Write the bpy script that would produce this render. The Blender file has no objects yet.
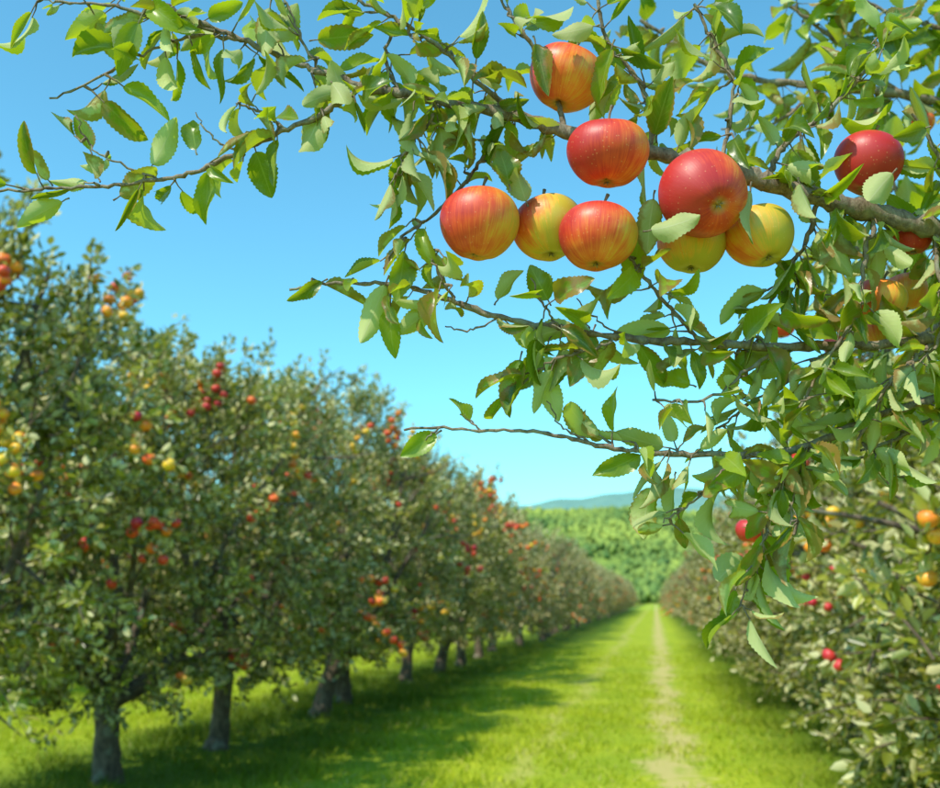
import bpy, math, numpy as np
from mathutils import Vector, Matrix
rng = np.random.default_rng(7)
scene = bpy.context.scene
col_root = scene.collection

# ------------------------------------------------------------------ helpers
def nrm(a):
    a = np.asarray(a, float)
    return a / (np.linalg.norm(a, axis=-1, keepdims=True) + 1e-9)

class MB:
    def __init__(s):
        s.v=[]; s.f=[]; s.m=[]; s.c=[]; s.uv=[]; s.n=0
    def add(s, v, faces, mat=0, col=None, uv=None):
        v=np.asarray(v,float).reshape(-1,3); faces=np.asarray(faces,int)
        s.v.append(v); s.f.append(faces+s.n); s.m.append(np.full(len(faces),mat))
        if col is None: col=np.zeros((len(v),3))
        col=np.broadcast_to(np.asarray(col,float),(len(v),3))
        s.c.append(col)
        s.uv.append(np.zeros((len(v),2)) if uv is None else np.asarray(uv,float))
        s.n+=len(v)
    def mesh(s,name,mats,smooth=True):
        v=np.concatenate(s.v); c=np.concatenate(s.c); uv=np.concatenate(s.uv)
        loops=np.concatenate([f.ravel() for f in s.f])
        tot=np.concatenate([np.full(len(f),f.shape[1]) for f in s.f])
        start=np.concatenate([[0],np.cumsum(tot)[:-1]])
        mi=np.concatenate(s.m)
        me=bpy.data.meshes.new(name)
        me.vertices.add(len(v)); me.vertices.foreach_set('co',v.ravel().astype(np.float32))
        me.loops.add(len(loops)); me.loops.foreach_set('vertex_index',loops.astype(np.int32))
        me.polygons.add(len(tot)); me.polygons.foreach_set('loop_start',start.astype(np.int32))
        me.polygons.foreach_set('loop_total',tot.astype(np.int32))
        me.polygons.foreach_set('material_index',mi.astype(np.int32))
        me.polygons.foreach_set('use_smooth',np.full(len(tot),smooth))
        for m in mats: me.materials.append(m)
        a=me.attributes.new('tint','FLOAT_COLOR','POINT')
        cc=np.ones((len(v),4),np.float32); cc[:,:3]=c
        a.data.foreach_set('color',cc.ravel())
        u=me.uv_layers.new(name='UVMap'); u.data.foreach_set('uv',uv[loops].astype(np.float32).ravel())
        me.update(calc_edges=True); me.validate()
        return me

def obj(name,me,parent=None,loc=(0,0,0)):
    o=bpy.data.objects.new(name,me); col_root.objects.link(o); o.location=loc
    if parent: o.parent=parent
    return o

def tube(mb,pts,rad,sides=6,mat=0,col=None,lump=0.0):
    pts=np.asarray(pts,float); n=len(pts)
    rad=np.broadcast_to(np.asarray(rad,float),(n,)).copy()
    t=nrm(np.gradient(pts,axis=0))
    ref=np.array([0,0,1.]) if abs(t[0,2])<.8 else np.array([1.,0,0])
    a=nrm(np.cross(t,ref)); b=np.cross(t,a)
    ang=np.linspace(0,2*np.pi,sides,endpoint=False)
    rr=rad[:,None]*(1+lump*rng.standard_normal((n,sides)))
    v=pts[:,None]+a[:,None]*(np.cos(ang)[None,:]*rr)[...,None]+b[:,None]*(np.sin(ang)[None,:]*rr)[...,None]
    i=np.arange(n-1)[:,None]*sides; j=np.arange(sides)[None]; j2=(j+1)%sides
    f=np.stack([i+j,i+j2,i+sides+j2,i+sides+j],-1).reshape(-1,4)
    mb.add(v.reshape(-1,3),f,mat,col)

def spline(p,n):
    p=np.asarray(p,float); P=np.vstack([2*p[0]-p[1],p,2*p[-1]-p[-2]])
    out=[]
    for i in range(len(p)-1):
        a,b,c,d=P[i:i+4]
        for t in np.linspace(0,1,n,endpoint=False):
            out.append(.5*((2*b)+(-a+c)*t+(2*a-5*b+4*c-d)*t*t+(-a+3*b-3*c+d)*t**3))
    out.append(p[-1]); return np.array(out)

# ------------------------------------------------------------------ materials
def newmat(name):
    m=bpy.data.materials.new(name); m.use_nodes=True
    nt=m.node_tree; nt.nodes.clear(); return m,nt
def N(nt,t,**k):
    n=nt.nodes.new(t)
    for a,b in k.items(): setattr(n,a,b)
    return n
def L(nt,a,b): nt.links.new(a,b)
def math_(nt,op,a,b=None,c=None,clamp=False):
    n=nt.nodes.new('ShaderNodeMath'); n.operation=op; n.use_clamp=clamp
    for i,x in enumerate((a,b,c)):
        if x is None: continue
        if isinstance(x,(int,float)): n.inputs[i].default_value=x
        else: L(nt,x,n.inputs[i])
    return n.outputs[0]
def mix(nt,f,a,b,mode='MIX'):
    n=nt.nodes.new('ShaderNodeMix'); n.data_type='RGBA'; n.blend_type=mode
    for s,x in ((n.inputs[0],f),(n.inputs[6],a),(n.inputs[7],b)):
        if isinstance(x,(int,float)): s.default_value=x
        elif isinstance(x,tuple): s.default_value=(*x,1)
        else: L(nt,x,s)
    return n.outputs[2]
def ramp(nt,f,stops):
    n=nt.nodes.new('ShaderNodeValToRGB'); e=n.color_ramp.elements
    while len(e)<len(stops): e.new(.5)
    for el,(p,c) in zip(e,stops):
        el.position=p; el.color=(*c,1) if isinstance(c,tuple) else (c,c,c,1)
    L(nt,f,n.inputs[0]); return n.outputs[0]
def noise(nt,scale,vec=None,detail=3,rough=.55,out=0):
    n=N(nt,'ShaderNodeTexNoise'); n.inputs['Scale'].default_value=scale
    n.inputs['Detail'].default_value=detail; n.inputs['Roughness'].default_value=rough
    if vec is not None: L(nt,vec,n.inputs['Vector'])
    return n.outputs[out]

def leaf_material(name,top_d,top_l,under,trans,detail=False,rough=.42,tfac=.3,spec=.5):
    m,nt=newmat(name)
    at=N(nt,'ShaderNodeAttribute',attribute_name='tint'); sp=N(nt,'ShaderNodeSeparateColor'); L(nt,at.outputs['Color'],sp.inputs[0])
    geo=N(nt,'ShaderNodeNewGeometry')
    top=mix(nt,sp.outputs[0],top_d,top_l)
    und=mix(nt,sp.outputs[0],under,tuple(x*1.3 for x in under))
    if detail:
        uv=N(nt,'ShaderNodeUVMap'); su=N(nt,'ShaderNodeSeparateXYZ'); L(nt,uv.outputs[0],su.inputs[0])
        av=math_(nt,'ABSOLUTE',su.outputs[1])
        mid=math_(nt,'LESS_THAN',av,.055)
        q=math_(nt,'SUBTRACT',math_(nt,'MULTIPLY',su.outputs[0],9.0),math_(nt,'MULTIPLY',av,2.4))
        fr=math_(nt,'PINGPONG',q,.5)
        vein=math_(nt,'MULTIPLY',math_(nt,'LESS_THAN',fr,.06),.5)
        v=math_(nt,'MAXIMUM',mid,vein)
        tc=N(nt,'ShaderNodeTexCoord')
        nz=noise(nt,60,tc.outputs['Object'],4)
        top=mix(nt,math_(nt,'MULTIPLY',nz,.6),top,tuple(x*1.8 for x in top_d))
        top=mix(nt,ramp(nt,noise(nt,35,tc.outputs['Object'],3),[(.48,0.0),(.72,.3)]),top,(.26,.30,.10))
        top=mix(nt,math_(nt,'MULTIPLY',v,.45),top,(.34,.40,.10))
        und=mix(nt,math_(nt,'MULTIPLY',v,.6),und,(.58,.56,.32))
        edge=math_(nt,'POWER',av,3.0)
        nb=noise(nt,110,tc.outputs['Object'],3)
        br=math_(nt,'MULTIPLY',math_(nt,'ADD',math_(nt,'MULTIPLY',edge,.5),nb),sp.outputs[1])
        brm=ramp(nt,br,[(.46,0.0),(.62,1.0)])
        top=mix(nt,brm,top,(.26,.13,.04)); und=mix(nt,brm,und,(.30,.17,.06))
    else:
        top=mix(nt,sp.outputs[1],top,(.32,.26,.08))
    c=mix(nt,geo.outputs['Backfacing'],top,und)
    p=N(nt,'ShaderNodeBsdfPrincipled'); L(nt,c,p.inputs['Base Color'])
    r=math_(nt,'MULTIPLY_ADD',geo.outputs['Backfacing'],.35,rough); L(nt,r,p.inputs['Roughness'])
    p.inputs['Specular IOR Level'].default_value=spec
    t=N(nt,'ShaderNodeBsdfTranslucent')
    tcx=mix(nt,sp.outputs[0],trans,tuple(x*1.3 for x in trans)); L(nt,tcx,t.inputs[0])
    ms=N(nt,'ShaderNodeMixShader'); ms.inputs[0].default_value=tfac
    L(nt,p.outputs[0],ms.inputs[1]); L(nt,t.outputs[0],ms.inputs[2])
    if detail:
        bh=math_(nt,'MULTIPLY_ADD',v,-.6,nz)
        b=N(nt,'ShaderNodeBump'); b.inputs['Strength'].default_value=.6; b.inputs['Distance'].default_value=.0014
        L(nt,bh,b.inputs['Height']); L(nt,b.outputs[0],p.inputs['Normal'])
    o=N(nt,'ShaderNodeOutputMaterial'); L(nt,ms.outputs[0],o.inputs[0]); return m

def bark_material(name,c1,c2,scale):
    m,nt=newmat(name); tc=N(nt,'ShaderNodeTexCoord')
    mp=N(nt,'ShaderNodeMapping'); mp.inputs['Scale'].default_value=(1,1,.45); L(nt,tc.outputs['Object'],mp.inputs[0])
    n1=noise(nt,scale,mp.outputs[0],6,.7); n2=noise(nt,scale*.3,tc.outputs['Object'],2)
    c=mix(nt,ramp(nt,n1,[(.35,0.0),(.65,1.0)]),c1,c2)
    c=mix(nt,ramp(nt,n2,[(.55,0.0),(.66,.6)]),c,(.27,.27,.20))
    p=N(nt,'ShaderNodeBsdfPrincipled'); L(nt,c,p.inputs[0]); p.inputs['Roughness'].default_value=.85
    b=N(nt,'ShaderNodeBump'); b.inputs['Strength'].default_value=.8; b.inputs['Distance'].default_value=.6/scale
    L(nt,n1,b.inputs['Height']); L(nt,b.outputs[0],p.inputs['Normal'])
    o=N(nt,'ShaderNodeOutputMaterial'); L(nt,p.outputs[0],o.inputs[0]); return m

M_leaf=leaf_material('orchard_leaf',(.038,.062,.005),(.36,.35,.05),(.54,.50,.26),(.36,.38,.015),rough=.33,tfac=.24)
M_leaf_far=leaf_material('orchard_leaf_hazed',(.14,.15,.028),(.42,.36,.13),(.52,.46,.27),(.36,.34,.05),rough=.5,tfac=.25)  # paler leaf colours for far trees, with distance haze painted in
M_hleaf=leaf_material('apple_leaf',(.022,.066,.002),(.31,.38,.014),(.40,.42,.18),(.50,.62,.012),detail=True,rough=.33,tfac=.34)
M_bark=bark_material('trunk_bark',(.06,.04,.028),(.22,.155,.105),22)
M_twig=bark_material('twig_bark',(.11,.07,.045),(.33,.25,.18),160)

def apple_small_mat():
    m,nt=newmat('orchard_apple_skin')
    at=N(nt,'ShaderNodeAttribute',attribute_name='tint'); sp=N(nt,'ShaderNodeSeparateColor'); L(nt,at.outputs['Color'],sp.inputs[0])
    tc=N(nt,'ShaderNodeTexCoord'); nz=noise(nt,14,tc.outputs['Object'],3)
    f=math_(nt,'ADD',sp.outputs[0],math_(nt,'MULTIPLY_ADD',nz,.9,-.45),clamp=True)
    c=ramp(nt,f,[(0,(.84,.52,.04)),(.3,(.88,.28,.025)),(.55,(.78,.08,.025)),(1,(.52,.02,.04))])
    p=N(nt,'ShaderNodeBsdfPrincipled'); L(nt,c,p.inputs[0]); p.inputs['Roughness'].default_value=.4
    o=N(nt,'ShaderNodeOutputMaterial'); L(nt,p.outputs[0],o.inputs[0]); return m
M_asmall=apple_small_mat()

# ------------------------------------------------------------------ orchard tree generator
LT=np.array([[0,0,0],[.30,-.5,.10],[.68,-.42,.07],[1,0,-.10],[.68,.42,.07],[.30,.5,.10]])
def leaf_batch(mb,P,D,Nn,Ln,W,mat,col):
    D=nrm(D); S=nrm(np.cross(D,Nn)); Nn=np.cross(S,D)
    v=(P[:,None]+D[:,None]*(LT[:,0][None]*Ln[:,None])[...,None]
       +S[:,None]*(LT[:,1][None]*W[:,None])[...,None]+Nn[:,None]*(LT[:,2][None]*Ln[:,None])[...,None])
    k=np.arange(len(P))[:,None]*6
    f=np.concatenate([k+np.array([[3,2,1,0]]),k+np.array([[5,4,3,0]])])
    mb.add(v.reshape(-1,3),f,mat,np.repeat(col,6,axis=0))

def apple_profile(n):
    th=np.linspace(0,np.pi,n)
    r=np.sin(th)*(1+.10*np.cos(th)); z=.88*np.cos(th)
    z=z-.26*np.exp(-(th/.38)**2)+.16*np.exp(-((np.pi-th)/.30)**2)
    return r,z
def apple_geo(mb,c,rad,axis,mat,col,ns=12,nr=9,lobes=0):
    r,z=apple_profile(nr); axis=nrm(axis)
    a=nrm(np.cross(axis,[.3,.9,.2])); b=np.cross(axis,a)
    ang=np.linspace(0,2*np.pi,ns,endpoint=False)
    lob=1+lobes*np.cos(5*ang)[None,:]*np.linspace(0,1,nr)[:,None]**2
    v=(np.asarray(c)+a*(r[:,None]*np.cos(ang)*lob*rad)[...,None]+b*(r[:,None]*np.sin(ang)*lob*rad)[...,None]
       +axis*((z[:,None]*lob*rad))[...,None])
    i=np.arange(nr-1)[:,None]*ns; j=np.arange(ns)[None]; j2=(j+1)%ns
    f=np.stack([i+j,i+ns+j,i+ns+j2,i+j2],-1).reshape(-1,4)
    mb.add(v.reshape(-1,3),f,mat,col)

def make_tree(seed,H,R,z0,nshoot,lps,napple,leafmat,ll=.078,arad=1.0,zlo=.25,hues=(.02,.12,.35,.5,.6,.85),nvoid=26):
    global rng
    rng=np.random.default_rng(seed)
    mb=MB()
    lean=rng.normal(0,.07,2)
    tz=np.array([-.15,0,.12,.35,.6,.85,1.05]); tr=np.array([.19,.16,.135,.12,.115,.12,.11])*rng.uniform(.9,1.12)
    tp=np.stack([lean[0]*tz*1.2+rng.normal(0,.016,7),lean[1]*tz*1.2+rng.normal(0,.016,7),tz],-1)
    tube(mb,spline(tp,3),np.interp(np.linspace(0,6,19),range(7),tr),12,0,lump=.05)
    top=tp[-1]
    zc=z0+(H-z0)*.42
    ph=rng.uniform(0,6.28,6)
    def rad_at(z,az):
        t=np.where(z<zc,(zc-z)/(zc-z0),(z-zc)/(H-zc))
        base=np.sqrt(np.clip(1-np.clip(t,0,1)**np.where(z<zc,3,1.7),0,1))
        lob=1+.15*np.sin(2*az+ph[0]+z)+.12*np.sin(3*az+ph[1]-1.7*z)+.09*np.sin(5*az+ph[2]+2.5*z)
        return R*base*lob
    nl=8
    for i in range(nl):
        az=i/nl*6.28+rng.normal(0,.25); up=rng.uniform(.45,.95)
        if i==0: az=rng.uniform(0,6.28)
        ze=z0+(H-z0)*up; re=rad_at(ze,az)*.8
        zs=rng.uniform(.7,1.05); s=np.array([np.interp(zs,tz,tp[:,0]),np.interp(zs,tz,tp[:,1]),zs])
        e=np.array([re*np.cos(az),re*np.sin(az),ze])
        m1=s+(e-s)*[.38,.38,.22]+rng.normal(0,.07,3); m2=s+(e-s)*[.75,.75,.6]+rng.normal(0,.09,3)
        pts=spline([s,m1,m2,e],5); tube(mb,pts,np.linspace(.07,.012,len(pts)),7,0,lump=.05)
        for k in range(7):
            q=pts[rng.integers(3,len(pts)-1)]; d=nrm(rng.normal(0,1,3)+[np.cos(az)*.6,np.sin(az)*.6,.4])
            ln=rng.uniform(.4,1.0)
            pp=spline([q,q+d*ln*.5+rng.normal(0,.05,3),q+d*ln+[0,0,.08]],4)
            tube(mb,pp,np.linspace(.02,.005,len(pp)),4,0)
    pts=spline([top,top+[.05,.03,(H-1)*.4],[rng.normal(0,.15),rng.normal(0,.15),H*.9]],6)
    tube(mb,pts,np.linspace(.08,.01,len(pts)),7,0,lump=.05)
    vz=rng.uniform(z0+.3,H-.1,nvoid); va=rng.uniform(0,6.28,nvoid); vr=rad_at(vz,va)*.98
    V=np.stack([vr*np.cos(va),vr*np.sin(va),vz],-1); VR=rng.uniform(.18,.48,nvoid)
    P=[];D=[];NN=[];C=[]
    cnt=0
    while cnt<nshoot:
        z=z0+.05+(H-z0-.15)*rng.beta(1.35,1.25); az=rng.uniform(0,6.28)
        rr=rad_at(z,az)*rng.uniform(.02,1)**.38*.93
        s=np.array([rr*np.cos(az),rr*np.sin(az),z])
        if (np.linalg.norm(V-s,axis=1)<VR).any(): continue
        cnt+=1
        hfrac=(z-z0)/(H-z0)
        out=np.array([np.cos(az),np.sin(az),0])
        d=nrm(out*.9+np.array([0,0,-.15+1.5*hfrac])+rng.normal(0,.5,3))
        ln=rng.uniform(.28,.66)
        if rng.random()<.22: ln*=1.6
        elif hfrac>.6 and rng.random()<.5: ln*=1.7
        if hfrac>.65: d=nrm(d+[0,0,.7])
        sag=-.15*ln*(1-hfrac)
        s0=s-d*ln*.4
        pp=np.array([s0+d*ln*t+np.array([0,0,sag*t*t*2]) for t in np.linspace(0,1,6)])
        pp[1:-1]+=rng.normal(0,.012,(4,3))
        tube(mb,pp,np.linspace(.009,.003,6),3,0)
        n=int(lps*rng.uniform(.6,1.35)); t=rng.uniform(.05,1,n)
        idx=t*5; q=np.stack([np.interp(idx,range(6),pp[:,k]) for k in range(3)],-1)
        rd=nrm(rng.normal(0,1,(n,3)))
        dd=nrm(rd*.9+d*.6+np.array([0,0,-.1]))
        q=q+rd*rng.uniform(0,.07,(n,1))
        P.append(q);D.append(dd);NN.append(nrm(rng.normal(0,1,(n,3))+np.array([0,0,.6])+out*.3))
        base=np.clip(rng.normal(.42,.34),0,1)
        C.append(np.stack([np.clip(base+rng.normal(0,.22,n),0,1),(rng.random(n)<.09)*rng.uniform(.3,1,n),np.zeros(n)],-1))
    P=np.concatenate(P);D=np.concatenate(D);NN=np.concatenate(NN);C=np.concatenate(C)
    keep=P[:,2]>.12; P,D,NN,C=P[keep],D[keep],NN[keep],C[keep]
    Ln=rng.uniform(.65,1.2,len(P))*ll
    leaf_batch(mb,P,D,NN,Ln,Ln*rng.uniform(.42,.58,len(P)),1,C)
    # fruit hangs where there are shoots, in loose groups near the outside of the crown
    paz=np.arctan2(P[:,1],P[:,0]); pr=np.hypot(P[:,0],P[:,1])
    outer=np.where((pr>rad_at(P[:,2],paz)*.88)&(P[:,2]>z0+zlo)&(P[:,2]<H-.45))[0]
    PO=P[outer]; k=0
    while k<napple:
        c0=PO[rng.integers(len(PO))]; g=int(rng.choice([1,2,3,5,8,12])); hue=rng.choice(hues)
        d2=np.linalg.norm((PO-c0)*[1,1,.75],axis=1); near=PO[d2<.10+.028*g]
        got=[]
        for _ in range(g*3):
            if len(got)>=g: break
            c=near[rng.integers(len(near))]+[0,0,-.03]
            if got and min(np.linalg.norm(np.array(got)-c,axis=1))<.07*arad: continue
            got.append(c)
            apple_geo(mb,c,rng.uniform(.036,.045)*arad,rng.normal(0,.3,3)+[0,0,1],2,[np.clip(hue+rng.normal(0,.17),0,1),0,0])
            k+=1
    return mb.mesh('apple_tree_mesh',[M_bark,leafmat,M_asmall])

TL=[make_tree(11,4.7,2.05,.72,500,49,170,M_leaf,.08,1.16,nvoid=34),make_tree(12,4.5,2.1,.7,500,49,180,M_leaf,.08,1.16,nvoid=34),make_tree(13,4.75,1.95,.75,480,49,170,M_leaf,.08,1.16,nvoid=34)]
TN=make_tree(14,4.7,2.0,1.1,500,51,190,M_leaf,.08,1.12)
RH=(.2,.45,.6,.8,.9)
TR=[make_tree(21,3.8,1.9,.2,510,52,85,M_leaf,.082,.85,.4,RH),make_tree(22,3.9,1.85,.22,510,52,85,M_leaf,.082,.85,.4,RH)]
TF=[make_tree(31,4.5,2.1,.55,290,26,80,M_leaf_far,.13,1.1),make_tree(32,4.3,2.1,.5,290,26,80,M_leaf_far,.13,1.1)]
rng=np.random.default_rng(99)
def place(me,x,y,s=1.0,rot=None,sz=None):
    o=obj('apple_tree',me,loc=(x,y,0)); o.rotation_euler[2]=rng.uniform(0,6.28) if rot is None else rot
    o.scale=(s,s,sz or s); return o
place(TN,-5.05,6.2,.95,sz=.95)
for i,(y,s,z) in enumerate([(8.75,.92,.88),(10.85,.93,.95),(14.0,.96,1.0),(15.9,.95,.90),(19.4,.98,1.0),(22.2,.94,.92)]):
    place(TL[i%3],-4.85+rng.normal(0,.1),y,s,sz=z)
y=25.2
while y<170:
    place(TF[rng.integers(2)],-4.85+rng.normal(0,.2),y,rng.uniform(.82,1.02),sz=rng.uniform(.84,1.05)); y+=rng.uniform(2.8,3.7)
for i,y in enumerate([4.7,7.5,10.3,13.1,15.9,18.8]):
    place(TR[i%2],2.72+rng.normal(0,.06),y,rng.uniform(.95,1.03))
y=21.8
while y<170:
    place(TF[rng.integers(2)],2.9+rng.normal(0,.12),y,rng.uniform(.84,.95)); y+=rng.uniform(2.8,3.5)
y=9.5
while y<60:
    place(TF[rng.integers(2)],-12.4+rng.normal(0,.15),y,rng.uniform(.92,1.02)); y+=rng.uniform(2.9,3.4)
y=6
while y<40:
    place(TF[rng.integers(2)],10.4+rng.normal(0,.15),y,rng.uniform(.85,1.0)); y+=rng.uniform(2.9,3.4)

# ------------------------------------------------------------------ ground
def ground_mat():
    m,nt=newmat('meadow_ground'); geo=N(nt,'ShaderNodeNewGeometry'); sx=N(nt,'ShaderNodeSeparateXYZ'); L(nt,geo.outputs['Position'],sx.inputs[0])
    pos=geo.outputs['Position']
    wob=math_(nt,'MULTIPLY_ADD',noise(nt,.45,pos,3),.9,-.45); x=math_(nt,'ADD',sx.outputs[0],wob)
    n1=noise(nt,9,pos,5,.7); n2=noise(nt,.8,pos,3); n3=noise(nt,45,pos,3,.7); n4=noise(nt,2.2,pos,4,.7)
    g=mix(nt,ramp(nt,n2,[(.35,0.0),(.65,1.0)]),(.20,.31,.008),(.44,.48,.018))
    g=mix(nt,ramp(nt,n1,[(.35,0.0),(.7,1.0)]),g,(.13,.24,.008))
    g=mix(nt,math_(nt,'MULTIPLY',n3,.5),g,(.52,.52,.04))
    # tree shade painted into the ground colour as dark bands along the rows
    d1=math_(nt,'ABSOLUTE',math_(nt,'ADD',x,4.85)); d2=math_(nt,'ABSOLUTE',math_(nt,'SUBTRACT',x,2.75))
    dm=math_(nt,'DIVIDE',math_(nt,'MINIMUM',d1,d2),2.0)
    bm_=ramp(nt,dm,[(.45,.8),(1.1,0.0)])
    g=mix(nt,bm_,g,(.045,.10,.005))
    dirt=mix(nt,n3,(.46,.36,.12),(.58,.49,.22))
    def track(cx,w,st):
        d=math_(nt,'ABSOLUTE',math_(nt,'SUBTRACT',x,cx))
        d=math_(nt,'ADD',math_(nt,'DIVIDE',d,w),math_(nt,'MULTIPLY_ADD',n1,2.4,-1.2))
        d=math_(nt,'ADD',d,math_(nt,'MULTIPLY_ADD',n4,3.0,-1.5))
        return math_(nt,'MULTIPLY',ramp(nt,d,[(.3,1.0),(1.25,0.0)]),st)
    t=math_(nt,'MAXIMUM',track(.12,.33,.85),track(-1.35,.20,.35))
    c=mix(nt,t,g,dirt)
    p=N(nt,'ShaderNodeBsdfPrincipled'); L(nt,c,p.inputs[0]); p.inputs['Roughness'].default_value=.9; p.inputs['Specular IOR Level'].default_value=.15
    b=N(nt,'ShaderNodeBump'); b.inputs['Strength'].default_value=.5; b.inputs['Distance'].default_value=.03
    L(nt,n1,b.inputs['Height']); L(nt,b.outputs[0],p.inputs['Normal'])
    o=N(nt,'ShaderNodeOutputMaterial'); L(nt,p.outputs[0],o.inputs[0]); return m
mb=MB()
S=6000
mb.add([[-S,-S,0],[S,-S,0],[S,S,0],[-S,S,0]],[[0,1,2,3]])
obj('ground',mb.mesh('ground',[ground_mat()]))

def grass_mat():
    m,nt=newmat('grass_blade'); at=N(nt,'ShaderNodeAttribute',attribute_name='tint'); sp=N(nt,'ShaderNodeSeparateColor'); L(nt,at.outputs['Color'],sp.inputs[0])
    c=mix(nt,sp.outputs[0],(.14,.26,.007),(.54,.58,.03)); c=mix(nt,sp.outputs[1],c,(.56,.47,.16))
    c=mix(nt,sp.outputs[2],c,(.035,.085,.004))  # tree shade along the rows, painted into the blade colour
    p=N(nt,'ShaderNodeBsdfPrincipled'); L(nt,c,p.inputs[0]); p.inputs['Roughness'].default_value=.55; p.inputs['Specular IOR Level'].default_value=.25
    t=N(nt,'ShaderNodeBsdfTranslucent'); L(nt,mix(nt,sp.outputs[2],(.48,.57,.02),(.12,.22,.01)),t.inputs[0])
    ms=N(nt,'ShaderNodeMixShader'); ms.inputs[0].default_value=.3; L(nt,p.outputs[0],ms.inputs[1]); L(nt,t.outputs[0],ms.inputs[2])
    o=N(nt,'ShaderNodeOutputMaterial'); L(nt,ms.outputs[0],o.inputs[0]); return m
n=260000
gy=6.5+(1-np.sqrt(1-rng.random(n)))*34; gx=rng.uniform(-14,4,n)
cl=np.sin(gx*2.1+np.sin(gy*1.3)*2)*np.sin(gy*1.7+np.sin(gx*1.1)*2)
wv=.12*np.sin(gy*.9)+.08*np.sin(gy*2.3+1)
tr=np.maximum(np.exp(-((gx-.12+wv)/.28)**2)*.92,np.exp(-((gx+1.35+wv)/.2)**2)*.45)*np.clip(.8+.35*np.sin(gy*1.9+2)*np.sin(gy*.7),0,1)
k=rng.random(n)>tr*(1-.4*cl); k&=rng.random(n)<(.6+.4*cl)
gx,gy,cl,tr=gx[k],gy[k],cl[k],tr[k]; n=len(gx)
row=np.clip(2.0-np.minimum(abs(gx+4.85),abs(gx-2.75))+.25*cl,0,1)  # tree-row bands: taller blades, plus painted shade in their tint
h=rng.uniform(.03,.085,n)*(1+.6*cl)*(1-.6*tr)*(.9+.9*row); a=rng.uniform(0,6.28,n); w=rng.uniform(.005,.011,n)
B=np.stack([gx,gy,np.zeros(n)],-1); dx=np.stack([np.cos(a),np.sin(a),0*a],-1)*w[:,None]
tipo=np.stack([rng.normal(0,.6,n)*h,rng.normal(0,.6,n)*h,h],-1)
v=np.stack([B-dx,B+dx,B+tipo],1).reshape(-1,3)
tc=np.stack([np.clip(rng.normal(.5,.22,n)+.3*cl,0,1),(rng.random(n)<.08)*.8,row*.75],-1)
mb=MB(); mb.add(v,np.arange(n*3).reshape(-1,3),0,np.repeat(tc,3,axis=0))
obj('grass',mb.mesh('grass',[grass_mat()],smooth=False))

# ------------------------------------------------------------------ hills
def hill_mat(name,c1,c2,c3,sc):
    m,nt=newmat(name); geo=N(nt,'ShaderNodeNewGeometry')
    a=noise(nt,sc,geo.outputs['Position'],4,.65); b=noise(nt,sc*7,geo.outputs['Position'],3,.6)
    c=mix(nt,ramp(nt,a,[(.35,0.0),(.65,1.0)]),c1,c2); c=mix(nt,ramp(nt,b,[(.4,0.0),(.7,.8)]),c,c3)
    p=N(nt,'ShaderNodeBsdfPrincipled'); L(nt,c,p.inputs[0]); p.inputs['Roughness'].default_value=1; p.inputs['Specular IOR Level'].default_value=0
    o=N(nt,'ShaderNodeOutputMaterial'); L(nt,p.outputs[0],o.inputs[0]); return m
def hfield(x0,x1,y0,y1,nx,ny,fn):
    xs=np.linspace(x0,x1,nx); ys=np.linspace(y0,y1,ny); X,Y=np.meshgrid(xs,ys); Z=fn(X,Y)
    v=np.stack([X,Y,Z],-1).reshape(-1,3)
    i=np.arange(ny-1)[:,None]*nx; j=np.arange(nx-1)[None]
    f=np.stack([i+j,i+j+1,i+nx+j+1,i+nx+j],-1).reshape(-1,4); return v,f
def hz(X,Y):
    t=np.clip((Y-450)/560,0,1); t=t*t*(3-2*t)
    return t*(90+6*np.sin(X*.009+1)+3*np.sin(X*.03+2)-14/(1+np.exp(-(X+90)/25))-12/(1+np.exp(-(X-60)/40)))*np.where(Y>1100,1-.5*((Y-1100)/700)**2,1)-.3
v,f=hfield(-1400,1400,450,1800,140,60,hz); mb=MB(); mb.add(v,f)
H1=hill_mat('hill_grass',(.14,.22,.05),(.26,.34,.07),(.12,.19,.05),.02)
obj('hill',mb.mesh('hill',[H1]))
import bmesh
bm=bmesh.new(); bmesh.ops.create_icosphere(bm,subdivisions=1,radius=1); bm.verts.ensure_lookup_table()
iv=np.array([v.co[:] for v in bm.verts]); iff=np.array([[q.index for q in fc.verts] for fc in bm.faces]); bm.free()
n=30000
fx=rng.uniform(-420,330,n); fy=rng.uniform(460,1120,n)
pt=np.sin(fx*.04+fy*.02)+np.sin(fy*.035-fx*.015)
pk=(pt+rng.normal(0,.5,n))>-.8
fx,fy,pt=fx[pk],fy[pk],pt[pk]; n=len(fx); fz=hz(fx,fy)
r=rng.uniform(.9,3.0,n)
v=iv[None]*(1+.35*rng.standard_normal((n,len(iv),1)))*r[:,None,None]*np.array([1,1,1.3])+np.stack([fx,fy,fz+r*.6+rng.uniform(0,3.5,n)],-1)[:,None]
f=(np.arange(n)[:,None,None]*len(iv)+iff[None]).reshape(-1,3)
tt=np.clip(.42+.25*pt+rng.normal(0,.18,n),0,1)
mb=MB(); mb.add(v.reshape(-1,3),f,0,np.repeat(np.stack([tt,tt,tt],-1),len(iv),axis=0))
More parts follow.
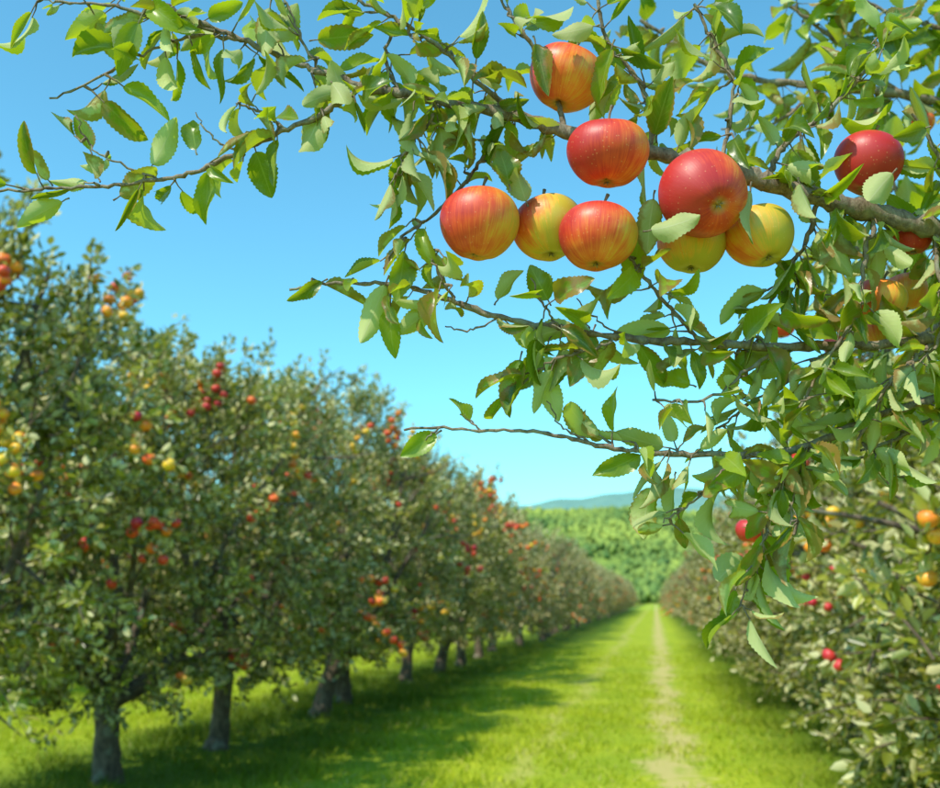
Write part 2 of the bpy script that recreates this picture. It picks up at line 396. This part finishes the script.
def forest_mat():
    m,nt=newmat('hill_forest_foliage'); at=N(nt,'ShaderNodeAttribute',attribute_name='tint'); sp=N(nt,'ShaderNodeSeparateColor'); L(nt,at.outputs['Color'],sp.inputs[0])
    c=mix(nt,sp.outputs[0],(.09,.17,.055),(.31,.38,.08))
    p=N(nt,'ShaderNodeBsdfPrincipled'); L(nt,c,p.inputs[0]); p.inputs['Roughness'].default_value=1; p.inputs['Specular IOR Level'].default_value=0
    o=N(nt,'ShaderNodeOutputMaterial'); L(nt,p.outputs[0],o.inputs[0]); return m
obj('forest',mb.mesh('forest',[forest_mat()]))
def hz2(X,Y):
    t=np.clip((Y-2000)/600,0,1); t=t*t*(3-2*t)
    return t*(248+40*np.exp(-((X-10)/190)**2)+60*np.exp(-((X-1100)/500)**2)+5*np.sin(X*.02)+3*np.sin(X*.05+1))-5
v,f=hfield(-3500,3500,2000,3400,260,40,hz2); mb=MB(); mb.add(v,f)
obj('mountain',mb.mesh('mountain',[hill_mat('mountain_forest_hazed',(.14,.27,.24),(.17,.30,.25),(.12,.24,.22),.006)]))  # blue-green tone is aerial haze mixed into the base colours

# ------------------------------------------------------------------ near bough (real size, about a metre in front of the viewpoint)
FW=np.array([-.1746,.9637,.2018]); RT=np.array([.984,.1783,0]); UP=np.array([.0360,-.1986,.9794])
class Frame:
    def __init__(s,D): s.o=np.array([0,0,1.6])+FW*D; s.k=D/1000.
    def __call__(s,p):
        p=np.asarray(p,float)
        if p.shape[-1]==2: p=np.concatenate([p,np.zeros(p.shape[:-1]+(1,))],-1)
        return s.o+RT*((p[...,0:1]-470)*s.k)+UP*((394-p[...,1:2])*s.k)+FW*(p[...,2:3]*s.k)
F1=Frame(.95); F2=Frame(1.75)

def hero_leaf(mb,P,D,Nn,Ln,W,bend,fold,tint,brown,nt_=24,pet=.28):
    D=nrm(D); S_=nrm(np.cross(D,Nn)); Nn=np.cross(S_,D)
    Pb=P+D*Ln*pet
    tube(mb,[P,P+D*Ln*pet*.5+Nn*.001,Pb+D*Ln*.02],[.0011,.0008,.0007],4,1,[.5,0,0])
    t=np.linspace(0,1,nt_+1); ss=np.array([-1,-.55,0,.55,1])
    phi=bend*(t**1.3); xs=np.concatenate([[0],np.cumsum(np.cos(phi[:-1]))])/nt_; zs=-np.concatenate([[0],np.cumsum(np.sin(phi[:-1]))])/nt_
    w=np.sin(np.pi*np.clip(t,0,1)**.82)**.78*(1-.1*t)*W/2
    ser=np.where(np.arange(nt_+1)%2==1,1.05,.95)
    tw=rng.normal(0,.6)*t; ph=rng.uniform(0,6.28,2); amp=rng.uniform(.05,.2)
    V=np.zeros((nt_+1,5,3))
    for j,s in enumerate(ss):
        ww=w*(ser if abs(s)==1 else 1)
        fa=fold+(.22*abs(s))
        y=s*ww*np.cos(fa); z=abs(s)*ww*np.sin(fa)+amp*W*np.sin(t*8+ph[0 if s<0 else 1])*s*s*(w/W*2)
        yy=y*np.cos(tw)-z*np.sin(tw); zz=y*np.sin(tw)+z*np.cos(tw)
        V[:,j]=Pb+D*((xs*Ln)[:,None])+S_*yy[:,None]+Nn*(zs*Ln+zz)[:,None]
        V[:,j]+=D*(zz*np.sin(phi))[:,None]
    i=np.arange(nt_)[:,None]*5; j=np.arange(4)[None]
    f=np.stack([i+j,i+j+1,i+5+j+1,i+5+j],-1).reshape(-1,4)
    uv=np.stack([np.repeat(t,5),np.tile(ss,nt_+1)],-1)
    mb.add(V.reshape(-1,3),f,0,[tint,brown,0],uv)

APP=[(607,153,84,-22,(.05,-.1,1),.84),(704,196,92,-40,(-.35,.75,.6),.96),(478,224,84,-15,(.1,-.05,1),.68),
     (547,229,76,14,(-.15,.1,1),.40),(599,237,82,-30,(.12,.1,1),.68),(691,244,70,14,(.05,0,1),.32),
     (759,236,72,5,(-.3,.2,1),.32),(566,78,78,20,(.3,0,1),.74),(869,163,70,10,(.2,0,1),1.3),
     (880,300,52,30,(.2,0,1),.45),(886,328,46,50,(.1,0,1),.4),(912,238,40,30,(0,0,1),.9),(905,292,44,70,(0,0,1),.6)]
def twigs(F,spec,name,leafk=1.0,apples_guard=True,extra=None,seed=5):
    global rng
    rng=np.random.default_rng(seed)
    mw=MB(); ml=MB(); cnt=0
    for (pts,r0,r1,gap,per) in spec:
        p=np.array([q if len(q)==3 else (*q,0) for q in pts],float)
        sp=spline(p,8)
        jit=rng.normal(0,1.0,sp.shape); jit[0]=0; sp=sp+jit
        W=F(sp); rr=np.linspace(r0,r1,len(sp))*F.k*(1+.12*rng.standard_normal(len(sp)))
        tube(mw,W,np.abs(rr),9 if r0>4 else 6,0,lump=.05)
        if gap<=0: continue
        seg=np.linalg.norm(np.diff(sp,axis=0),axis=1); cum=np.concatenate([[0],np.cumsum(seg)])
        s=rng.uniform(0,gap)
        while s<cum[-1]:
            q=np.array([np.interp(s,cum,sp[:,k]) for k in range(3)])
            i=min(np.searchsorted(cum,s),len(sp)-1); tg=nrm(F(sp[i])-F(sp[i-1]))
            sd=nrm(rng.normal(0,1,3)); sl=rng.uniform(2,9)*F.k
            Q=F(q); Q2=Q+sd*sl
            tube(mw,[Q,(Q+Q2)/2,Q2],[1.6*F.k,1.8*F.k,1.3*F.k],5,0)
            for _ in range(max(1,int(round(per*rng.uniform(.5,1.4))))):
                Ln=rng.uniform(32,60)*F.k*leafk
                d=nrm(nrm(rng.normal(0,1,3))*.85+tg*.25+np.array([0,0,-.42]))
                mid=Q2+d*Ln*.7
                if apples_guard:
                    loc=mid-F.o; u=470+loc@RT/F.k; vv=394-loc@UP/F.k
                    if any(math.hypot(u-a[0],vv-a[1])<a[2]*.58 for a in APP[:9]): continue
                nn=nrm(rng.normal(0,.9,3)+np.array([-.15,-.3,.5]))
                if rng.random()<.24: nn=-nn
                hero_leaf(ml,Q2,d,nn,Ln,Ln*rng.uniform(.40,.56),rng.uniform(-.3,1.8),rng.uniform(.05,1.1),
                          np.clip(rng.normal(.46,.45),0,1),rng.uniform(.5,1.15) if rng.random()<.45 else rng.uniform(0,.3))
                cnt+=1
            s+=gap*rng.uniform(.5,1.5)
    if extra:
        for e_ in extra:
            a,b,w=e_[:3]; dep=e_[3] if len(e_)>3 else 0.
            A=F(np.array([*a,dep])) ; B=F(np.array([*b,dep])); Ln=np.linalg.norm(B-A)
            d=nrm(B-A+FW*rng.normal(0,.15)*Ln); view=-FW*rng.choice([1,-1])
            hero_leaf(ml,A-d*Ln*.15,d,nrm(view+rng.normal(0,.35,3)),Ln*.95,w*F.k,rng.uniform(0,.8),rng.uniform(.05,.6),
                      np.clip(rng.normal(.45,.3),0,1),rng.uniform(0,1),pet=.15)
    print(name,'leaves',cnt)
    e=bpy.data.objects.new(name,None); col_root.objects.link(e)
    obj('branches',mw.mesh('branches',[M_twig]),e)
    obj('leaves',ml.mesh('leaves',[M_hleaf,M_twig]),e)
    return e

spec=[
 ([(1500,330,120),(1150,262,40),(1000,240,20),(940,228,10),(880,213,5),(820,198,3),(765,181,2)],13,9,26,4),
 ([(765,181,2),(720,165,6),(650,150,8),(565,131,5),(500,113,0),(440,101,-2),(400,93,0),(362,87,0)],8.5,4.2,22,3.0),
 ([(362,87,0),(320,70,4),(280,55,8),(225,32,5),(170,10,0),(110,-15,0)],3.6,2,20,2.3),
 ([(362,87,0),(335,108,-4),(290,132,-8),(240,155,-10),(195,175,-10),(160,181,-5),(100,187,0),(40,189,0),(-20,190,5)],3.2,1.3,36,1.5),
 ([(290,132,-8),(265,118,-20),(240,110,-25)],1.6,.9,16,1.4),
 ([(160,181,-5),(120,165,-10),(95,150,-10),(80,118,-15)],1.3,.8,30,1.0),
 ([(530,122,3),(480,85,0),(440,50,-10),(400,25,-10),(345,-5,-5)],3,1.8,19,2.4),
 ([(400,93,0),(385,60,10),(395,20,15),(420,-10,20)],2.2,1.4,20,2.2),
 ([(320,70,4),(300,35,0),(285,0,0)],1.8,1,22,1.6),
 ([(240,38,5),(190,32,10),(150,45,12),(100,70,12),(45,98,10)],2,1,34,1.5),
 ([(225,32,5),(170,22,-5),(110,8,-8),(60,5,-5),(30,-8,0)],1.8,1,26,1.9),
 ([(500,113,0),(485,150,8),(465,180,15),(430,215,10),(400,240,0),(385,270,-5)],2.4,1.2,16,2.0),
 ([(440,101,-2),(430,125,-12),(410,150,-18),(395,185,-18)],2,1.1,13,2.2),
 ([(565,131,5),(560,100,15),(545,60,20),(520,20,20),(500,-10,20)],3,1.8,18,2.5),
 ([(650,150,8),(655,110,20),(640,70,25),(610,30,25),(600,-10,25)],3.2,1.8,14,2.8),
 ([(1300,380,160),(1020,345,50),(940,340,10),(860,345,5),(780,347,3),(700,342,0),(640,340,-3),(560,329,-5),(500,318,-5),(455,302,-3),(420,290,0),(375,283,3),(330,283,3),(290,290,3)],6,1.3,28,1.8),
 ([(700,342,0),(670,310,-10),(640,275,-10),(625,250,-5)],2.4,1.3,13,2.2),
 ([(560,329,-5),(545,310,-12),(530,280,-15)],1.4,.8,18,1.2),
 ([(455,302,-3),(440,275,-8),(430,245,-8)],1.5,.9,18,1.6),
 ([(620,338,-3),(590,350,-12),(550,362,-14),(520,385,-10)],1.7,1,17,1.7),
 ([(780,347,3),(740,375,-10),(700,400,-14),(650,400,-10)],2.2,1.2,22,1.7),
 ([(1200,395,150),(1000,385,40),(940,398,10),(870,420,5),(790,450,0),(700,455,0),(640,452,-3),(590,443,-5),(540,432,-5),(480,430,-3),(403,427,0)],5,1.2,0,0),
 ([(940,398,10),(870,420,5),(790,450,0),(700,455,0),(640,452,-3),(610,447,-5)],2,1.2,19,2.2),
 ([(480,430,-3),(462,415,-5)],1,.8,0,1.0),
 ([(440,428,-3),(425,440,-5)],1,.8,0,1.2),
 ([(790,450,0),(775,485,-8),(765,520,-12),(752,560,-12),(735,612,-8)],2.6,1.1,16,2.4),
 ([(760,452,0),(720,470,-10),(690,500,-14),(660,520,-14)],1.7,1,18,1.8),
 ([(800,445,0),(800,470,-8),(790,500,-12),(785,540,-12)],1.8,1,16,2.2),
 ([(880,213,5),(860,260,-12),(850,310,-18),(820,360,-22),(790,410,-22)],3,1.5,18,2.5),
 ([(940,340,10),(910,360,-12),(880,385,-20),(850,440,-20)],2.6,1.4,15,2.8),
 ([(820,198,3),(810,240,12),(780,290,14),(760,330,10),(735,355,5)],2.8,1.5,17,2.5),
 ([(860,345,5),(830,300,12),(800,270,16)],2,1.2,15,2.3),
 ([(840,345,5),(800,375,12),(760,400,16),(720,430,16)],2,1.2,15,2.3),
 ([(940,228,10),(930,270,-15),(935,310,-20),(925,350,-20)],3,1.6,15,2.7),
 ([(1000,240,20),(960,190,-10),(930,160,-18),(905,120,-18)],3,1.6,14,2.9),
 ([(765,181,2),(790,140,15),(830,110,25),(870,70,30),(900,20,30)],3.4,1.6,16,2.6),
 ([(720,165,6),(735,120,25),(740,70,30),(720,30,30),(700,-10,30)],3,1.6,18,2.5),
 ([(1000,385,40),(940,420,20),(900,440,10),(860,450,0)],2.5,1.4,15,2.6),
 ([(640,340,-3),(600,325,-10),(575,300,-12)],1.4,.7,0,0),([(500,318,-5),(470,330,-10),(445,328,-12)],1.2,.7,0,0),
 ([(240,155,-10),(215,140,-14),(200,118,-14)],1.2,.7,0,0),([(590,443,-5),(560,425,-8),(548,400,-8)],1.2,.7,0,0),
]
extra=[((272,40),(300,2),34),((270,8),(262,68),34),((318,40),(378,36),30),((90,150),(76,112),22),((98,178),(82,150),24),((120,196),(165,166),30),
 ((62,202),(15,228),26),((48,180),(20,142),22),((208,172),(205,228),30),((196,150),(186,112),24),((256,152),(272,200),34),((322,108),(304,168),32),
 ((345,100),(330,60),26),((385,285),(358,350),34),((432,308),(396,338),28),((322,282),(284,302),20),((548,300),(528,262),30),((498,300),(522,266),26),
 ((470,420),(448,396),26),((436,434),(398,458),26),((520,360),(505,420),32),((546,375),(560,425),26),((592,333),(566,392),34),((540,352),(516,396),28),
 ((762,535),(776,604),50),((745,560),(708,578),36),((652,488),(636,542),34),((735,590),(722,630),20),((640,455),(590,480),26),((675,478),(668,520),28),
 ((640,230),(628,300),36),((640,345),(665,390),30),((690,385),(650,372),26),((820,230),(855,280),40),((880,180),(850,212),36,-30),((800,190),(770,170),30),
 ((640,240),(690,232),30,-60),((648,205),(640,262),30,-30),((738,200),(728,262),26,-45),((534,52),(548,108),30,-22),((608,58),(590,116),28,-26),((590,36),(545,50),24,-26),
 ((905,140),(872,150),24,-45),((508,190),(500,150),30,-25),((790,190),(800,232),28,-30),((525,205),(512,170),28,-20)]
twigs(F1,spec,'apple_bough',extra=extra,seed=5)

spec2=[
 ([(1250,160,60),(1000,110,20),(900,95,0),(800,85,0),(720,70,0),(640,20,0)],6,2,15,2.5),
 ([(900,95,0),(850,50,0),(800,15,0),(760,-20,0)],3,1.4,13,2.5),
 ([(1000,60,20),(940,30,0),(880,10,0),(840,-20,0)],3,1.4,12,2.6),
 ([(820,90,0),(770,125,0),(720,130,0)],2,1,15,2.1),
 ([(1200,330,60),(1000,300,10),(930,270,0),(860,250,0),(800,260,0)],5,2,12,2.7),
 ([(1000,300,10),(930,330,0),(860,360,0),(800,380,0)],4,1.6,12,2.7),
 ([(1000,420,10),(930,400,0),(880,390,0),(830,400,0),(790,430,0)],4,1.6,13,2.5),
 ([(930,270,0),(900,200,0),(880,150,0)],3,1.5,12,2.6),
]
twigs(F2,spec2,'apple_bough',leafk=.9,apples_guard=False,seed=6)

def apple_mat():
    m,nt=newmat('apple_skin')
    oi=N(nt,'ShaderNodeObjectInfo'); sc=N(nt,'ShaderNodeSeparateColor'); L(nt,oi.outputs['Color'],sc.inputs[0])
    tc=N(nt,'ShaderNodeTexCoord'); sx=N(nt,'ShaderNodeSeparateXYZ'); L(nt,tc.outputs['Object'],sx.inputs[0])
    ang=math_(nt,'ARCTAN2',sx.outputs[1],sx.outputs[0])
    def svec(k,kz):
        cv=N(nt,'ShaderNodeCombineXYZ'); L(nt,math_(nt,'MULTIPLY',math_(nt,'SINE',ang),k),cv.inputs[0]); L(nt,math_(nt,'MULTIPLY',math_(nt,'COSINE',ang),k),cv.inputs[1]); L(nt,math_(nt,'MULTIPLY',sx.outputs[2],kz),cv.inputs[2])
        rnd=N(nt,'ShaderNodeVectorMath',operation='ADD'); L(nt,cv.outputs[0],rnd.inputs[0]); L(nt,rc.outputs[0],rnd.inputs[1]); return rnd.outputs[0]
    rc=N(nt,'ShaderNodeCombineXYZ'); L(nt,math_(nt,'MULTIPLY',oi.outputs['Random'],50.0),rc.inputs[2])
    streak=noise(nt,1.3,svec(9.0,22.0),5,.7)
    fine=noise(nt,1.0,svec(30.0,40.0),3,.6)
    ov=N(nt,'ShaderNodeVectorMath',operation='ADD'); L(nt,tc.outputs['Object'],ov.inputs[0]); L(nt,rc.outputs[0],ov.inputs[1])
    big=noise(nt,20,ov.outputs[0],3,.6)
    bl=math_(nt,'ADD',math_(nt,'MULTIPLY',big,1.3),math_(nt,'MULTIPLY',streak,.6))
    bl=math_(nt,'ADD',bl,math_(nt,'MULTIPLY',fine,.45))
    bl=math_(nt,'ADD',bl,math_(nt,'MULTIPLY',sx.outputs[2],4.5))
    bl=math_(nt,'ADD',bl,math_(nt,'MULTIPLY',sx.outputs[0],-10.0))
    bl=math_(nt,'ADD',bl,math_(nt,'MULTIPLY_ADD',sc.outputs[0],1.2,-1.36))
    f=ramp(nt,bl,[(.08,0.0),(1.0,1.0)])
    c=ramp(nt,f,[(0,(.56,.40,.04)),(.2,(.80,.40,.04)),(.42,(.84,.20,.03)),(.68,(.72,.07,.02)),(1,(.48,.02,.02))])
    vo=N(nt,'ShaderNodeTexVoronoi'); vo.inputs['Scale'].default_value=230; L(nt,tc.outputs['Object'],vo.inputs['Vector'])
    dots=ramp(nt,vo.outputs['Distance'],[(.08,.28),(.18,0.0)])
    c=mix(nt,dots,c,(.82,.56,.25))
    rr=math_(nt,'SQRT',math_(nt,'ADD',math_(nt,'POWER',sx.outputs[0],2.0),math_(nt,'POWER',sx.outputs[1],2.0)))
    ca=ramp(nt,math_(nt,'ADD',math_(nt,'MULTIPLY',rr,60.0),math_(nt,'MULTIPLY',big,.3)),[(.30,.75),(.75,0.0)])
    c=mix(nt,ca,c,(.38,.30,.08))
    p=N(nt,'ShaderNodeBsdfPrincipled'); L(nt,c,p.inputs[0])
    L(nt,math_(nt,'MULTIPLY_ADD',big,.25,.32),p.inputs['Roughness'])
    b=N(nt,'ShaderNodeBump'); b.inputs['Strength'].default_value=.25; b.inputs['Distance'].default_value=.001; L(nt,streak,b.inputs['Height']); L(nt,b.outputs[0],p.inputs['Normal'])
    o=N(nt,'ShaderNodeOutputMaterial'); L(nt,p.outputs[0],o.inputs[0]); return m
M_apple=apple_mat()
rng=np.random.default_rng(3)
def hero_apple(c,rad,axis,blush):
    mb=MB(); apple_geo(mb,[0,0,0],rad,[0,0,1],0,None,56,40,lobes=.018)
    v=mb.v[0]; ph=rng.uniform(0,6.28)
    a=np.arctan2(v[:,1],v[:,0]); v*= (1+.03*np.sin(a+ph)+.018*np.sin(2*a+ph*2))[:,None]
    v[:,2]*=rng.uniform(.94,1.08)
    s=np.array([[0,0,rad*.55],[.0008,0,rad*.8],[.002,.001,rad*1.05],[.004,.001,rad*1.22]])
    tube(mb,s,[.0018,.0013,.0013,.002],6,1)
    for k in range(5):
        an=k/5*6.28; d=np.array([np.cos(an),np.sin(an),0]); b0=np.array([0,0,-rad*.74])
        q=np.array([-d[1],d[0],0])
        mb.add([b0+d*.001-q*.0015,b0+d*.001+q*.0015,b0+d*.004+[0,0,-.003]],[[0,1,2]],1)
    o=obj('apple',mb.mesh('apple',[M_apple,M_twig])); o.location=c; o.color=(blush,0,0,1)
    z=Vector(axis).normalized(); o.rotation_mode='QUATERNION'; o.rotation_quaternion=Vector((0,0,1)).rotation_difference(z)
    return o
for (u,v_,d,w,ax,bl) in APP:
    g=1+w/1000.
    c=F1(np.array([470+(u-470)*g,394+(v_-394)*g,w])); rad=d*F1.k*g/2/1.04
    hero_apple(c,rad,ax,bl)
for (u,v_,d,bl) in [(840,345,26,1),(785,326,22,.9),(795,465,26,.9),(752,532,22,1.0),(925,120,30,.8)]:
    hero_apple(F2(np.array([u,v_,10.])),.024,(0.1,0,1),bl)

# bearing tree of the near boughs, to the right of the viewpoint
mb=MB(); T=np.array([2.75,1.7,0])
tube(mb,spline([T+[0,0,-.1],T+[.02,0,.3],T+[0,.03,.8],T+[-.02,0,1.25],T+[-.05,.02,1.7]],4),np.linspace(.15,.09,17),12,0,lump=.04)
for st,e in [(1.2,F1((1500,330,120))),(1.1,F1((1300,380,160))),(.95,F1((1200,395,150))),(1.5,F2((1250,160,60))),(1.2,F2((1200,330,60))),(1.1,F2((1000,420,10))),(1.5,F2((1000,60,20)))]:
    s=T+[0,0,st]; pts=spline([s,s+(e-s)*.5+[0,0,.08],e],6); tube(mb,pts,np.linspace(.05,.013,len(pts)),8,0,lump=.04)
for k in range(6):
    az=rng.uniform(-1.2,1.6); s=T+[0,0,rng.uniform(1,1.7)]; e=s+np.array([math.cos(az),math.sin(az),rng.uniform(.5,1.4)])*1.1
    pts=spline([s,(s+e)/2-[0,0,.1],e],5); tube(mb,pts,np.linspace(.04,.008,len(pts)),7,0)
    n=500; q=pts[rng.integers(3,len(pts),n)]+rng.normal(0,.22,(n,3))
    ln=rng.uniform(.05,.08,n); leaf_batch(mb,q,rng.normal(0,1,(n,3))-[0,0,.3],rng.normal(0,.6,(n,3))+[0,0,.7],ln,ln*.55,1,np.stack([rng.random(n),np.zeros(n),np.zeros(n)],-1))
obj('apple_tree',mb.mesh('bearing_tree',[M_bark,M_leaf]))

# ------------------------------------------------------------------ light, sky, camera
el=math.radians(51); sd=np.array([-.56,-.83]); sd/=np.linalg.norm(sd)
sun_dir=Vector((sd[0]*math.cos(el),sd[1]*math.cos(el),math.sin(el)))
Ld=bpy.data.lights.new('sun','SUN'); Ld.energy=5.0; Ld.angle=math.radians(.5); Ld.color=(1,.94,.79)
so=bpy.data.objects.new('sun',Ld); col_root.objects.link(so); so.rotation_euler=sun_dir.to_track_quat('Z','Y').to_euler(); so.location=(-10,-8,20)
w=bpy.data.worlds.new('World'); scene.world=w; w.use_nodes=True; nt=w.node_tree
bg=nt.nodes['Background']; sky=nt.nodes.new('ShaderNodeTexSky'); sky.sky_type='NISHITA'; sky.sun_disc=False
sky.sun_elevation=el; sky.sun_rotation=math.atan2(sd[0],sd[1]); sky.air_density=1.0; sky.dust_density=.6; sky.ozone_density=1.0
tint=mix(nt,1.0,sky.outputs[0],(.82,1.74,1.72),'MULTIPLY')
L(nt,tint,bg.inputs[0]); bg.inputs[1].default_value=.15

cam=bpy.data.cameras.new('camera'); co=bpy.data.objects.new('camera',cam); col_root.objects.link(co)
co.location=(0,0,1.6)
M=Matrix((( RT[0],UP[0],-FW[0]),(RT[1],UP[1],-FW[1]),(RT[2],UP[2],-FW[2])))
co.rotation_euler=M.to_euler()
cam.lens=38.3; cam.sensor_width=36; cam.clip_start=.05; cam.clip_end=12000
cam.dof.use_dof=True; cam.dof.focus_distance=.94; cam.dof.aperture_fstop=8.5
scene.camera=co
scene.view_settings.view_transform='Standard'; scene.view_settings.look='None'; scene.view_settings.exposure=0
